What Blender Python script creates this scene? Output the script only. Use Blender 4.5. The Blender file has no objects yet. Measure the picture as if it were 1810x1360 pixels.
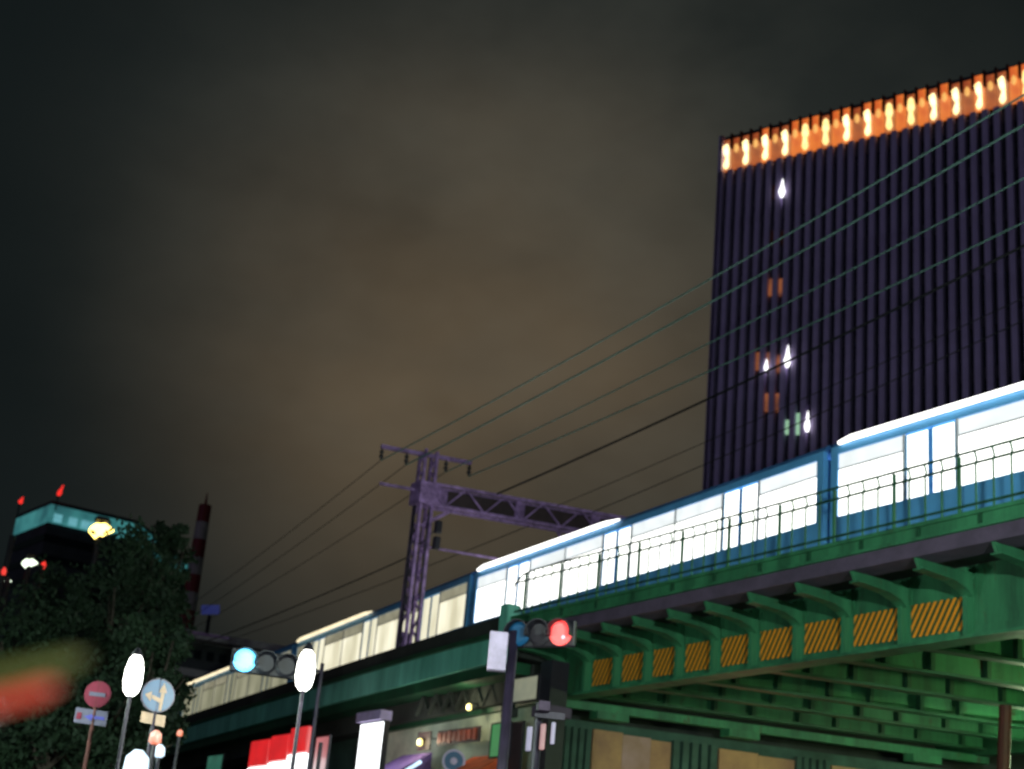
import bpy, bmesh, math, random
from mathutils import Vector, Matrix, noise
random.seed(7)
sc = bpy.context.scene
COL = sc.collection

# ------------------------------------------------------------ camera
F_PX, H_PX = 2700.0, 1000.0
ROLL = math.radians(5.43)
YAW = math.atan2(1740, math.hypot(F_PX, H_PX)); PITCH = math.atan2(H_PX, F_PX)
CAM = Vector((0, 0, 1.6))
fh = Vector((-math.cos(YAW), math.sin(YAW), 0)); rh = Vector((math.sin(YAW), math.cos(YAW), 0)); zz = Vector((0, 0, 1))
FW = fh*math.cos(PITCH) + zz*math.sin(PITCH)
U0 = -fh*math.sin(PITCH) + zz*math.cos(PITCH)
RT = rh*math.cos(ROLL) + U0*math.sin(ROLL)
UP = -rh*math.sin(ROLL) + U0*math.cos(ROLL)
cd = bpy.data.cameras.new('camera'); cam = bpy.data.objects.new('camera', cd); COL.objects.link(cam)
cam.matrix_world = Matrix(((RT.x, UP.x, -FW.x, CAM.x), (RT.y, UP.y, -FW.y, CAM.y), (RT.z, UP.z, -FW.z, CAM.z), (0, 0, 0, 1)))
cd.sensor_fit = 'HORIZONTAL'; cd.sensor_width = 36; cd.lens = 36*F_PX/1810; cd.clip_end = 3000; cd.clip_start = .05
cd.dof.use_dof = True; cd.dof.focus_distance = 8.0; cd.dof.aperture_fstop = 2.8
sc.camera = cam

# ------------------------------------------------------------ night sky: low cloud lit by the city
def ray(px, py): return FW + RT*((px-905)/F_PX) - UP*((py-680)/F_PX)
w = bpy.data.worlds.new('World'); sc.world = w; w.use_nodes = True
nt = w.node_tree; N = nt.nodes; L = nt.links; N.clear()
def nn(t, **k):
    n = N.new(t)
    for a, b in k.items(): setattr(n, a, b)
    return n
tc = nn('ShaderNodeTexCoord')
def lobe(px, py, a0, a1):
    d = ray(px, py).normalized()
    dp = nn('ShaderNodeVectorMath', operation='DOT_PRODUCT'); L.new(tc.outputs['Generated'], dp.inputs[0]); dp.inputs[1].default_value = d
    ac = nn('ShaderNodeMath', operation='ARCCOSINE'); L.new(dp.outputs['Value'], ac.inputs[0])
    mr = nn('ShaderNodeMapRange', interpolation_type='SMOOTHERSTEP'); L.new(ac.outputs[0], mr.inputs['Value'])
    mr.inputs['From Min'].default_value = math.radians(a0); mr.inputs['From Max'].default_value = math.radians(a1)
    mr.inputs['To Min'].default_value = 1; mr.inputs['To Max'].default_value = 0
    return mr.outputs[0]
def noi(scale, detail, lo, hi, rough=.55):
    mp = nn('ShaderNodeMapping'); L.new(tc.outputs['Generated'], mp.inputs[0]); mp.inputs['Scale'].default_value = (1, 1, 1.7)
    mp.inputs['Rotation'].default_value = (.3, .4, .2)
    n = nn('ShaderNodeTexNoise'); n.inputs['Scale'].default_value = scale; n.inputs['Detail'].default_value = detail; n.inputs['Roughness'].default_value = rough
    L.new(mp.outputs[0], n.inputs['Vector'])
    mr = nn('ShaderNodeMapRange'); L.new(n.outputs['Fac'], mr.inputs['Value']); mr.inputs['From Min'].default_value = .3; mr.inputs['From Max'].default_value = .7
    mr.inputs['To Min'].default_value = lo; mr.inputs['To Max'].default_value = hi
    return mr.outputs[0]
def scale(col, fac):
    v = nn('ShaderNodeVectorMath', operation='SCALE'); v.inputs[0].default_value = col; L.new(fac, v.inputs['Scale']); return v.outputs[0]
def add(a, b):
    v = nn('ShaderNodeVectorMath', operation='ADD'); L.new(a, v.inputs[0]); L.new(b, v.inputs[1]); return v.outputs[0]
def mul(a, b):
    v = nn('ShaderNodeMath', operation='MULTIPLY'); L.new(a, v.inputs[0]); L.new(b, v.inputs[1]); return v.outputs[0]
c = scale((.062, .038, .017), mul(lobe(830, 650, 0, 17), noi(5, 3, .65, 1.2)))
c = add(c, scale((.031, .031, .025), mul(lobe(1000, 540, 3, 25), noi(6, 4, .5, 1.25))))
c = add(c, scale((.0068, .0100, .0104), noi(2, 2, .75, 1.2)))
bg = nn('ShaderNodeBackground'); L.new(c, bg.inputs['Color']); bg.inputs['Strength'].default_value = 1.0
ow = nn('ShaderNodeOutputWorld'); L.new(bg.outputs[0], ow.inputs['Surface'])
sd = bpy.data.lights.new('city_glow_sun', 'SUN'); sd.energy = .085; sd.angle = math.radians(25); sd.color = (.62, .52, 1)
so = bpy.data.objects.new('city_glow_sun', sd); COL.objects.link(so)
so.rotation_euler = Vector((-.35, .80, -.45)).to_track_quat('-Z', 'Y').to_euler()
sc.view_settings.view_transform = 'Standard'; sc.view_settings.look = 'None'; sc.view_settings.exposure = 0; sc.view_settings.gamma = 1
sc.view_settings.use_curve_mapping = False
sc.render.engine = 'CYCLES'

# ------------------------------------------------------------ helpers
def at_depth(px, py, d): return CAM + ray(px, py)*d
def at_y(px, py, y):
    r = ray(px, py); return CAM + r*(y/r.y)
def at_z(px, py, z):
    r = ray(px, py); return CAM + r*((z-1.6)/r.z)
def mat(name, col, rough=.7, metal=0, var=.25, nscale=3, bump=.15, col2=None, streak=False, rust=None):
    m = bpy.data.materials.new(name); m.use_nodes = True; t = m.node_tree; b = t.nodes['Principled BSDF']
    b.inputs['Roughness'].default_value = rough; b.inputs['Metallic'].default_value = metal
    tcn = t.nodes.new('ShaderNodeTexCoord'); mp = t.nodes.new('ShaderNodeMapping'); t.links.new(tcn.outputs['Object'], mp.inputs[0])
    if streak: mp.inputs['Scale'].default_value = (1, 1, .15)
    n = t.nodes.new('ShaderNodeTexNoise'); n.inputs['Scale'].default_value = nscale; n.inputs['Detail'].default_value = 6; n.inputs['Roughness'].default_value = .65
    t.links.new(mp.outputs[0], n.inputs['Vector'])
    r = t.nodes.new('ShaderNodeValToRGB'); t.links.new(n.outputs['Fac'], r.inputs['Fac'])
    c2 = col2 or tuple(x*(1-2*var) for x in col)
    r.color_ramp.elements[0].position = .3; r.color_ramp.elements[0].color = (*[max(0, x) for x in c2], 1)
    r.color_ramp.elements[1].position = .68; r.color_ramp.elements[1].color = (*[min(1, x*(1+var*.4)) for x in col], 1)
    t.links.new(r.outputs[0], b.inputs['Base Color'])
    if rust:
        n3 = t.nodes.new('ShaderNodeTexNoise'); n3.inputs['Scale'].default_value = 2.3; n3.inputs['Detail'].default_value = 9; n3.inputs['Roughness'].default_value = .75
        mp3 = t.nodes.new('ShaderNodeMapping'); mp3.inputs['Scale'].default_value = (1.4, 1.4, .5); t.links.new(tcn.outputs['Object'], mp3.inputs[0]); t.links.new(mp3.outputs[0], n3.inputs['Vector'])
        r3 = t.nodes.new('ShaderNodeMapRange'); r3.inputs['From Min'].default_value = .58; r3.inputs['From Max'].default_value = .70; t.links.new(n3.outputs['Fac'], r3.inputs['Value'])
        mx3 = t.nodes.new('ShaderNodeMix'); mx3.data_type = 'RGBA'; t.links.new(r3.outputs[0], mx3.inputs[0]); t.links.new(r.outputs[0], mx3.inputs[6]); mx3.inputs[7].default_value = (*rust, 1)
        t.links.new(mx3.outputs[2], b.inputs['Base Color'])
    if bump:
        n2 = t.nodes.new('ShaderNodeTexNoise'); n2.inputs['Scale'].default_value = nscale*8; n2.inputs['Detail'].default_value = 4
        t.links.new(tcn.outputs['Object'], n2.inputs['Vector'])
        bp = t.nodes.new('ShaderNodeBump'); bp.inputs['Strength'].default_value = bump; bp.inputs['Distance'].default_value = .02
        t.links.new(n2.outputs['Fac'], bp.inputs['Height']); t.links.new(bp.outputs[0], b.inputs['Normal'])
    return m
def emi(name, col, st, col2=None, nscale=2.0, vec=(1, 1, 1)):
    m = bpy.data.materials.new(name); m.use_nodes = True; t = m.node_tree; b = t.nodes['Principled BSDF']
    b.inputs['Base Color'].default_value = (.3, .3, .3, 1); b.inputs['Roughness'].default_value = .25
    tcn = t.nodes.new('ShaderNodeTexCoord'); mp = t.nodes.new('ShaderNodeMapping'); t.links.new(tcn.outputs['Object'], mp.inputs[0])
    mp.inputs['Scale'].default_value = vec
    n = t.nodes.new('ShaderNodeTexNoise'); n.inputs['Scale'].default_value = nscale; n.inputs['Detail'].default_value = 3; t.links.new(mp.outputs[0], n.inputs['Vector'])
    r = t.nodes.new('ShaderNodeValToRGB'); t.links.new(n.outputs['Fac'], r.inputs['Fac'])
    c2 = col2 or tuple(x*.8 for x in col)
    r.color_ramp.elements[0].position = .35; r.color_ramp.elements[0].color = (*c2, 1)
    r.color_ramp.elements[1].position = .65; r.color_ramp.elements[1].color = (*col, 1)
    t.links.new(r.outputs[0], b.inputs['Emission Color']); b.inputs['Emission Strength'].default_value = st
    return m
def stripes(name, c1, c2, period, slope=1.6):
    m = bpy.data.materials.new(name); m.use_nodes = True; t = m.node_tree; b = t.nodes['Principled BSDF']; b.inputs['Roughness'].default_value = .5
    tcn = t.nodes.new('ShaderNodeTexCoord'); sp = t.nodes.new('ShaderNodeSeparateXYZ'); t.links.new(tcn.outputs['Object'], sp.inputs[0])
    def M(op, a, bb):
        x = t.nodes.new('ShaderNodeMath'); x.operation = op
        for i, v in enumerate((a, bb)):
            if isinstance(v, (int, float)): x.inputs[i].default_value = v
            else: t.links.new(v, x.inputs[i])
        return x.outputs[0]
    v = M('SUBTRACT', M('MULTIPLY', sp.outputs['X'], slope), sp.outputs['Z'])
    fr = M('FRACT', M('DIVIDE', M('ADD', v, 100), period), 0)
    g = M('GREATER_THAN', fr, .5)
    mx = t.nodes.new('ShaderNodeMix'); mx.data_type = 'RGBA'; t.links.new(g, mx.inputs[0])
    mx.inputs[6].default_value = (*c1, 1); mx.inputs[7].default_value = (*c2, 1)
    n = t.nodes.new('ShaderNodeTexNoise'); n.inputs['Scale'].default_value = 6; n.inputs['Detail'].default_value = 5
    t.links.new(tcn.outputs['Object'], n.inputs['Vector'])
    m2 = t.nodes.new('ShaderNodeMix'); m2.data_type = 'RGBA'; m2.blend_type = 'MULTIPLY'; m2.inputs[0].default_value = .5
    t.links.new(mx.outputs[2], m2.inputs[6]); t.links.new(n.outputs['Fac'], m2.inputs[7]); m2.inputs[0].default_value = .25; t.links.new(m2.outputs[2], b.inputs['Base Color'])
    return m

class MB:
    def __init__(s): s.v = []; s.f = []; s.sm = False
    def hexa(s, p):
        i = len(s.v); s.v += [Vector(q) for q in p]
        for q in ((0, 3, 2, 1), (4, 5, 6, 7), (0, 1, 5, 4), (1, 2, 6, 5), (2, 3, 7, 6), (3, 0, 4, 7)): s.f.append([i+k for k in q])
        return s
    def box(s, x0, x1, y0, y1, z0, z1):
        return s.hexa([(x0, y0, z0), (x1, y0, z0), (x1, y1, z0), (x0, y1, z0), (x0, y0, z1), (x1, y0, z1), (x1, y1, z1), (x0, y1, z1)])
    def beam(s, a, b, w, h, up=(0, 0, 1)):
        a = Vector(a); b = Vector(b); d = (b-a).normalized(); up = Vector(up)
        if abs(d.dot(up)) > .98: up = Vector((1, 0, 0))
        x = d.cross(up).normalized()*(w/2); y = x.cross(d).normalized()*(h/2)
        return s.hexa([a-x-y, a+x-y, b+x-y, b-x-y, a-x+y, a+x+y, b+x+y, b-x+y])
    def tube(s, pts, r, n=8, cap=True):
        pts = [Vector(p) for p in pts]; R = r if isinstance(r, (list, tuple)) else [r]*len(pts); i0 = len(s.v)
        for k, p in enumerate(pts):
            d = (pts[min(k+1, len(pts)-1)]-pts[max(k-1, 0)]).normalized()
            u = Vector((0, 0, 1)) if abs(d.z) < .9 else Vector((1, 0, 0))
            x = d.cross(u).normalized(); y = x.cross(d)
            for j in range(n):
                a = 2*math.pi*j/n; s.v.append(p+(x*math.cos(a)+y*math.sin(a))*R[k])
        for k in range(len(pts)-1):
            for j in range(n):
                a = i0+k*n+j; b = i0+k*n+(j+1) % n; s.f.append([a, b, b+n, a+n])
        if cap: s.f.append([i0+j for j in range(n)][::-1]); s.f.append([i0+(len(pts)-1)*n+j for j in range(n)])
        return s
    def prism(s, pts, vec):
        vec = Vector(vec); n = len(pts); i = len(s.v); s.v += [Vector(p) for p in pts]+[Vector(p)+vec for p in pts]
        s.f.append([i+k for k in range(n)][::-1]); s.f.append([i+n+k for k in range(n)])
        for k in range(n): s.f.append([i+k, i+(k+1) % n, i+n+(k+1) % n, i+n+k])
        return s
    def mesh(s, name, m, org=(0, 0, 0), bevel=0, mats=None):
        me = bpy.data.meshes.new(name); o = Vector(org)
        me.from_pydata([v-o for v in s.v], [], s.f)
        bm = bmesh.new(); bm.from_mesh(me); bmesh.ops.recalc_face_normals(bm, faces=bm.faces)
        if bevel: bmesh.ops.bevel(bm, geom=list(bm.edges), offset=bevel, segments=1, affect='EDGES')
        bm.to_mesh(me); bm.free(); me.materials.append(m); return me
    def build(s, name, m, parent=None, bevel=0, smooth=False):
        org = world_loc(parent) if parent else (0, 0, 0)
        me = s.mesh(name, m, org, bevel)
        if smooth:
            for p in me.polygons: p.use_smooth = True
        return link(name, me, parent)
def world_loc(o):
    v = Vector((0, 0, 0))
    while o: v += o.location; o = o.parent
    return v
def link(name, me, parent=None, loc=(0, 0, 0), rotz=0):
    o = bpy.data.objects.new(name, me); COL.objects.link(o); o.parent = parent; o.location = loc; o.rotation_euler.z = rotz; return o
def tag(o, label=None, cat=None, group=None, kind=None):
    if label: o['label'] = label
    if cat: o['category'] = cat
    if group: o['group'] = group
    if kind: o['kind'] = kind
    return o
def thing(name, label, cat, loc, group=None):
    o = bpy.data.objects.new(name, None); COL.objects.link(o); o.location = loc; o.empty_display_size = .3
    return tag(o, label, cat, group)
def copy_tree(o, parent=None):
    c = o.copy(); COL.objects.link(c); c.parent = parent
    for ch in o.children: copy_tree(ch, c)
    return c
def glow(name, loc, power, col, parent=None, r=.12):
    ld = bpy.data.lights.new(name, 'POINT'); ld.energy = power; ld.color = col; ld.shadow_soft_size = r
    o = bpy.data.objects.new(name, ld); COL.objects.link(o); o.parent = parent
    o.location = Vector(loc)-(world_loc(parent) if parent else Vector((0, 0, 0))); return o

# ------------------------------------------------------------ materials
M_green = mat('green_painted_steel', (.040, .225, .100), .55, 0, .28, 1.9, .4, (.014, .075, .038), True, (.06, .035, .015))
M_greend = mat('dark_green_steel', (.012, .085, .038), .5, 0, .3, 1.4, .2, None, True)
M_teal = mat('teal_painted_concrete', (.20, .66, .52), .6, 0, .25, 1.2, .2, (.08, .34, .25), True)
M_edge = mat('purple_grey_concrete', (.10, .075, .125), .8, 0, .2, 1.5, .3)
M_under = mat('dark_concrete', (.035, .045, .04), .9, 0, .3, 1, .3)  # dark mottled base colour for deck, soffit, braces and back wall
M_mast = mat('violet_grey_steel', (.46, .29, .64), .55, 0, .3, 4, .4, (.12, .07, .17))
M_fin = mat('tower_fin_metal', (.66, .54, .90), .5, 0, .15, .2, .0)
M_glass = mat('dark_window_glass', (.012, .018, .025), .15, 0, .3, .3, 0)
M_black = mat('black_metal', (.02, .02, .03), .5, 0, .2, 4, .1)
M_pole = mat('dark_violet_pole_paint', (.03, .022, .05), .45, 0, .25, 3, .15)
M_lav = mat('lavender_cabinet_paint', (.62, .55, .78), .5, 0, .15, 4, .1)
M_blue = mat('sky_blue_train_paint', (.15, .52, 1.0), .35, 0, .12, .8, .02)
M_bandl = mat('lavender_skirt_band', (.34, .30, .70), .35, 0, .15, 1, .02)
M_silver = mat('brushed_train_silver', (.80, .82, .85), .35, 0, .1, 2, .02)
M_roof = mat('train_roof_blue_grey', (.06, .20, .48), .5, 0, .2, 1, .1)
M_rgrey = mat('roof_equipment_grey', (.25, .27, .3), .6, 0, .2, 2, .1)
M_wire = mat('patinated_copper_wire', (.15, .30, .26), .45, .2, .1, 8, 0)
M_wired = mat('dark_cable', (.012, .014, .016), .6, 0, .1, 8, 0)
M_leaf = mat('dark_leaf', (.012, .036, .013), .7, 0, .35, .8, 0, (.004, .015, .006))
M_bark = mat('bark', (.05, .04, .03), .9, 0, .3, 5, .5)
M_wall = mat('pale_shop_wall', (.58, .64, .50), .8, 0, .22, 1.0, .25, (.28, .36, .28))
M_wallg = mat('dark_green_wall', (.05, .12, .09), .8, 0, .3, .8, .25)
M_lilac = mat('lilac_board', (.62, .50, .85), .7, 0, .2, 1.5, .1)
M_brown = mat('tan_abutment_panel', (.45, .27, .12), .75, 0, .3, .9, .3, (.26, .14, .09))
M_pinkw = mat('pinkish_plaster', (.42, .28, .26), .8, 0, .2, .9, .3, (.30, .18, .10))
M_asph = mat('asphalt', (.05, .05, .055), .85, 0, .2, 3, .4)
M_pave = mat('pavement_stone', (.2, .2, .19), .85, 0, .2, 3, .3)
M_white = mat('white_road_paint', (.7, .7, .68), .7, 0, .1, 5, .1)
M_conc = mat('grey_concrete', (.25, .26, .25), .85, 0, .25, 1.2, .3)
M_farb = mat('far_building_wall', (.10, .12, .12), .8, 0, .2, .2, 0)
M_ledge = mat('pale_ledge_concrete', (.75, .75, .72), .8, 0, .2, .5, 0)
M_red = mat('red_sign_paint', (.14, .010, .03), .4, 0, .15, 5, .02)
M_bluesign = mat('blue_sign_face', (.008, .11, .27), .4, 0, .12, 5, .02)
M_cream = mat('cream_reflective', (.55, .40, .26), .5, 0, .12, 8, .02)
M_plate = mat('dull_sign_plate', (.09, .085, .14), .5, 0, .2, 6, .05)
M_plateb = mat('blue_violet_print', (.06, .06, .35), .5, 0, .2, 6, .05)
M_darkred = mat('dark_red_letter', (.28, .045, .02), .5, 0, .3, 5, .1)
M_stripe = stripes('yellow_black_hazard_print', (1, .36, .015), (.03, .09, .03), .25)
M_shop = mat('brown_door', (.05, .03, .035), .6, 0, .2, 3, .1)
M_purple = mat('purple_awning_cloth', (.16, .09, .30), .8, 0, .2, 4, .1)
M_orange = mat('orange_red_awning_cloth', (.75, .12, .03), .8, 0, .25, 3, .1)
M_rw_r = mat('mast_red', (.26, .03, .03), .6, 0, .15, 1, 0)
M_rw_w = mat('mast_white', (.50, .45, .43), .6, 0, .15, 1, 0)
M_rust = mat('rust_red_pipe', (.07, .012, .008), .7, 0, .3, 3, .2)

E_win = emi('lit_train_window', (1, 1, .97), 2.6, (.85, .88, .80), 1.1, (1, 1, .3))
E_winu = emi('train_window_smear', (.92, .97, 1), 1.1, (.75, .8, .8), 1.4)  # greyer glow for window light smeared upward, shaped as a pane
E_win2 = emi('lit_train_window_warm', (1, .95, .72), 1.1, (.62, .58, .40), 1.1, (1, 1, .3))
E_win2u = emi('train_window_smear_warm', (.55, .52, .36), .6, (.35, .33, .22), 1.4)
E_win3 = emi('lit_train_window_dim', (.80, .78, .52), .42, (.45, .45, .28), 1.1, (1, 1, .3))
E_trail = emi('white_light_trail', (1, 1, .95), 3)  # glow of the light trail strips along the roof edges
E_trail2 = emi('warm_light_trail', (1, .86, .55), 1.4)
E_street = emi('street_lamp_glass', (1, 1, .92), 8)
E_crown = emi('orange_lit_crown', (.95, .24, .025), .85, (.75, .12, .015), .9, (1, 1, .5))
E_crownl = emi('crown_lamp', (1, .80, .34), 1.6, (1, .62, .18), 1.5)
E_crownw = emi('crown_lamp_small', (1, .50, .12), 1.0)
E_wino = emi('orange_office_window', (.55, .16, .04), .45, (.18, .05, .02), 1.3)
E_winw = emi('white_office_window', (1, 1, 1), 2.5)
E_wing = emi('green_office_window', (.35, .65, .40), .8)
E_red = emi('red_signal_light', (1, .01, .015), 1.3, (1, .008, .012))
E_redc = emi('red_signal_centre', (1, .45, .55), 2)
E_cyan = emi('blue_green_signal_light', (.07, .50, 1), 4, (.10, .62, .9))
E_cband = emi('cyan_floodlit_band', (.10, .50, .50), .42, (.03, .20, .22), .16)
E_cbandb = emi('cyan_floodlit_patch', (.25, .75, .85), .55)
E_yel = emi('yellow_flood_lamp', (1, .72, .16), 6)
E_pale = emi('pale_lamp', (.85, 1, .75), 2.2)
E_reds = emi('red_obstacle_light', (1, .03, .02), 1.2)
E_signw = emi('white_sign_box', (.95, 1, 1), 3)
E_signr = emi('red_sign_box', (.8, .01, .015), .9)
E_pink = emi('pink_banner_light', (.75, .22, .24), .45)
E_lavl = emi('lavender_banner_light', (.50, .45, .75), .55)
E_blu = emi('blue_white_banner_light', (.6, .8, 1), 1.6)
E_green = emi('green_panel_light', (.01, .30, .05), .6)
E_tealdoor = emi('teal_lit_door', (.08, .40, .26), .30, (.05, .25, .16))
E_org = emi('orange_lantern', (1, .16, .03), 1.0)
E_ylow = emi('small_yellow_lamp', (1, .85, .25), 3)
E_bluel = emi('blue_small_light', (.03, .05, .35), .25)
E_creamb = emi('cream_lit_board', (.50, .50, .32), .45, (.30, .32, .22), 2)
E_strY = emi('yellow_green_sign_stripe', (.30, .30, .04), .34, (.16, .26, .05), 6)
E_strR = emi('red_orange_sign_stripe', (.85, .09, .03), .75, (.45, .05, .04), 6)
E_strG = emi('dim_green_sign_face', (.02, .06, .02), .5)
E_tube = emi('under_bridge_tube', (.75, 1, .6), 3)

# ------------------------------------------------------------ setting
tag(MB().box(-900, 700, -500, 900, -.5, 0).build('ground', M_asph), kind='structure')
road = MB().box(-24, -6, -30, 80, 0, .004).build('road', M_asph); tag(road, kind='structure')
for x in (-23.6, -15.1, -6.5):
    tag(MB().box(x, x+.15, -30, 80, .004, .008).build('lane_line', M_white), kind='structure')
tag(MB().box(-60, -24.2, -30, 19.5, 0, .12).build('pavement', M_pave), kind='structure')
tag(MB().box(-24.2, -24.0, -30, 80, 0, .14).build('kerb', M_conc), kind='structure')
tag(MB().box(-5.8, 40, -30, 19.0, 0, .12).build('near_pavement', M_pave), kind='structure')
tag(MB().box(-6.0, -5.8, -30, 80, 0, .14).build('near_kerb', M_conc), kind='structure')

def off(x):                      # the line bends away from the street towards the left
    t = max(0, -30-x); return .105*t - .105*4*(1-math.exp(-t/4))
SK = .30                          # skew of the crossing

# ------------------------------------------------------------ bridge
BX1 = -4.0; BX0 = -32.0
br = thing('railway_bridge', 'green riveted plate girder railway bridge with hazard striped side crossing over the street', 'bridge', (-18, 20, 0))
MB().box(BX0, BX1, 20, 20.12, 9.10, 9.40).build('fascia_beam', M_green, br)
MB().box(BX0, BX1, 19.94, 20.0, 9.35, 9.42).build('fascia_rib', M_green, br)
MB().box(BX0, BX1, 19.94, 20.0, 9.10, 9.16).build('fascia_rib', M_green, br)
MB().box(BX0+.05, BX1, 19.98, 20.55, 8.82, 9.09).build('edge_beam', M_edge, br)
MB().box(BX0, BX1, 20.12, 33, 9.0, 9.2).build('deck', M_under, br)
st_x = [-31.75, -30.6, -29.4, -28.21, -27.05, -25.81, -24.56, -23.21, -21.82, -20.32, -18.74, -17.0, -15.3, -13.6, -11.9, -10.2, -8.5, -6.8, -5.1]
GY = 21.5
MB().box(-31.9, BX1, GY, GY+.06, 7.66, 8.98).build('girder_web', M_green, br)
MB().box(-31.9, BX1, GY-.22, GY+.28, 7.60, 7.66).build('bottom_flange', M_green, br)
MB().box(-31.9, BX1, GY-.02, GY, 7.68, 7.86).build('flange_angle', M_green, br)
fsm = MB().box(-.03, .03, 19.955-20, 19.999-20, 9.17, 9.34).mesh('fascia_stiffener', M_greend)
for k in range(20): link('fascia_stiffener', fsm, br, (-31.2+k*1.4+18, 0, 0))
stm = MB().box(-.05, .05, -.20, 0, 7.67, 8.9).mesh('stiffener', M_green)
ang = MB().box(-.14, .14, -.02, -.001, 7.88, 8.85).mesh('stiffener_angle', M_green)
brk = MB().prism([(0, 0, 8.80), (0, -.16, 8.40), (0, -.32, 8.50), (0, -.66, 8.60), (0, -1.42, 8.64), (0, -1.50, 8.81)], (.07, 0, 0)).mesh('bracket', M_green)
brf = MB()
cur = [(-.16, 8.40), (-.32, 8.50), (-.66, 8.60), (-1.42, 8.64)]
for a, b in zip(cur[:-1], cur[1:]): brf.hexa([(-.09, a[0], a[1]-.03), (.16, a[0], a[1]-.03), (.16, b[0], b[1]-.03), (-.09, b[0], b[1]-.03), (-.09, a[0], a[1]), (.16, a[0], a[1]), (.16, b[0], b[1]), (-.09, b[0], b[1])])
brfm = brf.mesh('bracket_flange', M_green)
for x in st_x:
    link('stiffener', stm, br, (x+18, GY-20, 0)); link('stiffener_angle', ang, br, (x+18, GY-20, 0))
    b_ = link('bracket', brk, br, (x+18, GY-20, 0)); link('bracket_flange', brfm, b_)
# hazard striped panels between the stiffeners
for i in range(2, 11):
    x0 = st_x[i-1]+.145; x1 = st_x[i]-.145
    dz = .0
    MB().box(x0, x1, GY-.035, GY-.022, 7.80+dz, 8.42+dz).build('hazard_panel', M_stripe, br)
# cross girders, skewed, and stringers between
def skx(x, y): return x + SK*(y-GY)
cgx = [-31.4, -29.25, -27.3, -24.9, -22.7, -20.5, -18.3, -16.1, -13.9, -11.7, -9.5, -7.3, -5.2]
def skb(m, x, y0, y1, t, z0, z1):
    m.hexa([(skx(x, y0), y0, z0), (skx(x, y0)+t, y0, z0), (skx(x, y1)+t, y1, z0), (skx(x, y1), y1, z0), (skx(x, y0), y0, z1), (skx(x, y0)+t, y0, z1), (skx(x, y1)+t, y1, z1), (skx(x, y1), y1, z1)]); return m
for i, x in enumerate(cgx):
    cgb = skb(MB(), x, GY+.08, 32.5, .05, 7.75, 8.95).build('cross_girder', M_green, br)
    skb(MB(), x-.12, GY+.30, 32.5, .30, 7.69, 7.75).build('lower_flange', M_greend, cgb)
    k = 0; y = 22.8
    while y < 32:
        skb(MB(), x+.05, y, y+.09, .13, 7.76, 8.9).build('web_stiffener', M_greend, cgb); y += 1.25 if k % 2 else 1.0; k += 1
for y in (23.2, 25.7, 28.2, 30.7):
    MB().box(-31.6, BX1, y, y+.18, 8.30, 8.95).build('stringer', M_greend, br)
MB().box(-31.9, BX1, 32.6, 32.9, 7.6, 9.0).build('far_girder', M_greend, br)
# end beam over the abutment
eb = skb(MB(), -31.95, GY-.35, 33, .22, 7.42, 7.62).build('end_beam', M_green, br)
for y in (25.7, 30.7, 22.3):
    skb(MB(), -31.9, y, y+.8, .35, 7.22, 7.41).build('bearing', M_green, br)

# railing on the bridge
rl = thing('bridge_railing', 'green iron railing with close upright bars along the bridge edge', 'railing', (-18, 20, 9.62))
hz = 10.50
MB().tube([(BX0-.1, 19.98, 9.9), (BX0+.0, 19.98, 10.25), (BX0+.35, 19.98, 10.45), (BX0+.9, 19.98, hz), (BX1, 19.98, hz)], .024, 8).build('handrail', M_greend, rl)
MB().box(BX0+.1, BX1, 19.965, 20.0, 10.26, 10.295).build('mid_rail', M_greend, rl)
MB().box(BX0+.1, BX1, 19.965, 20.0, 9.52, 9.555).build('bottom_rail', M_greend, rl)
barm = MB().tube([(0, 0, -.20), (0, 0, .60), (0, .03, .72), (0, -.02, .86)], .019, 6).mesh('bar', M_green)
posm = MB().box(-.025, .025, -.025, .025, -.2, .86).mesh('railing_post', M_green)
x = BX0+.45; i = 0
while x < BX1-.2:
    if i % 4 == 0:
        link('railing_post', posm, rl, (x+18, .02, .0))
    else: link('bar', barm, rl, (x+18, 0, .02))
    x += .385; i += 1

# ------------------------------------------------------------ concrete viaduct to the left, curving away
vi = thing('concrete_viaduct', 'teal faced elevated railway viaduct running off to the left beyond the bridge', 'viaduct', (-45, 20, 0))
xs = [-32.15] + [-32.15-1.6*i for i in range(1, 40)]
def strip(name, m, y0, y1, z0, z1, parent, gap=0.0, sub=1):
    mb = MB()
    for a, b in zip(xs[:-1:sub], xs[sub::sub]):
        b += gap
        mb.hexa([(b, y0+off(b), z0), (a, y0+off(a), z0), (a, y1+off(a), z0), (b, y1+off(b), z0), (b, y0+off(b), z1), (a, y0+off(a), z1), (a, y1+off(a), z1), (b, y1+off(b), z1)])
    return mb.build(name, m, parent)
for a, b in zip(xs[:-1:2], xs[2::2]):
    b2 = b+.03
    MB().hexa([(b2, 20+off(b2), 8.38), (a, 20+off(a), 8.38), (a, 20.25+off(a), 8.38), (b2, 20.25+off(b2), 8.38), (b2, 20+off(b2), 9.02), (a, 20+off(a), 9.02), (a, 20.25+off(a), 9.02), (b2, 20.25+off(b2), 9.02)]).build('fascia_panel', M_teal, vi)
strip('coping', M_greend, 19.93, 20.3, 9.03, 9.14, vi)
strip('cable_duct', M_under, 20.05, 20.4, 9.15, 9.55, vi)
strip('lower_cornice', M_greend, 20.1, 20.7, 8.08, 8.37, vi)
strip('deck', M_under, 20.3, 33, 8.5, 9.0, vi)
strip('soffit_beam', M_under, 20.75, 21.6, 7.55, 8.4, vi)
MB().box(-32.4, -32.02, 19.85, 20.25, 8.30, 9.75).build('end_post', M_teal, vi, .02)

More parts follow.
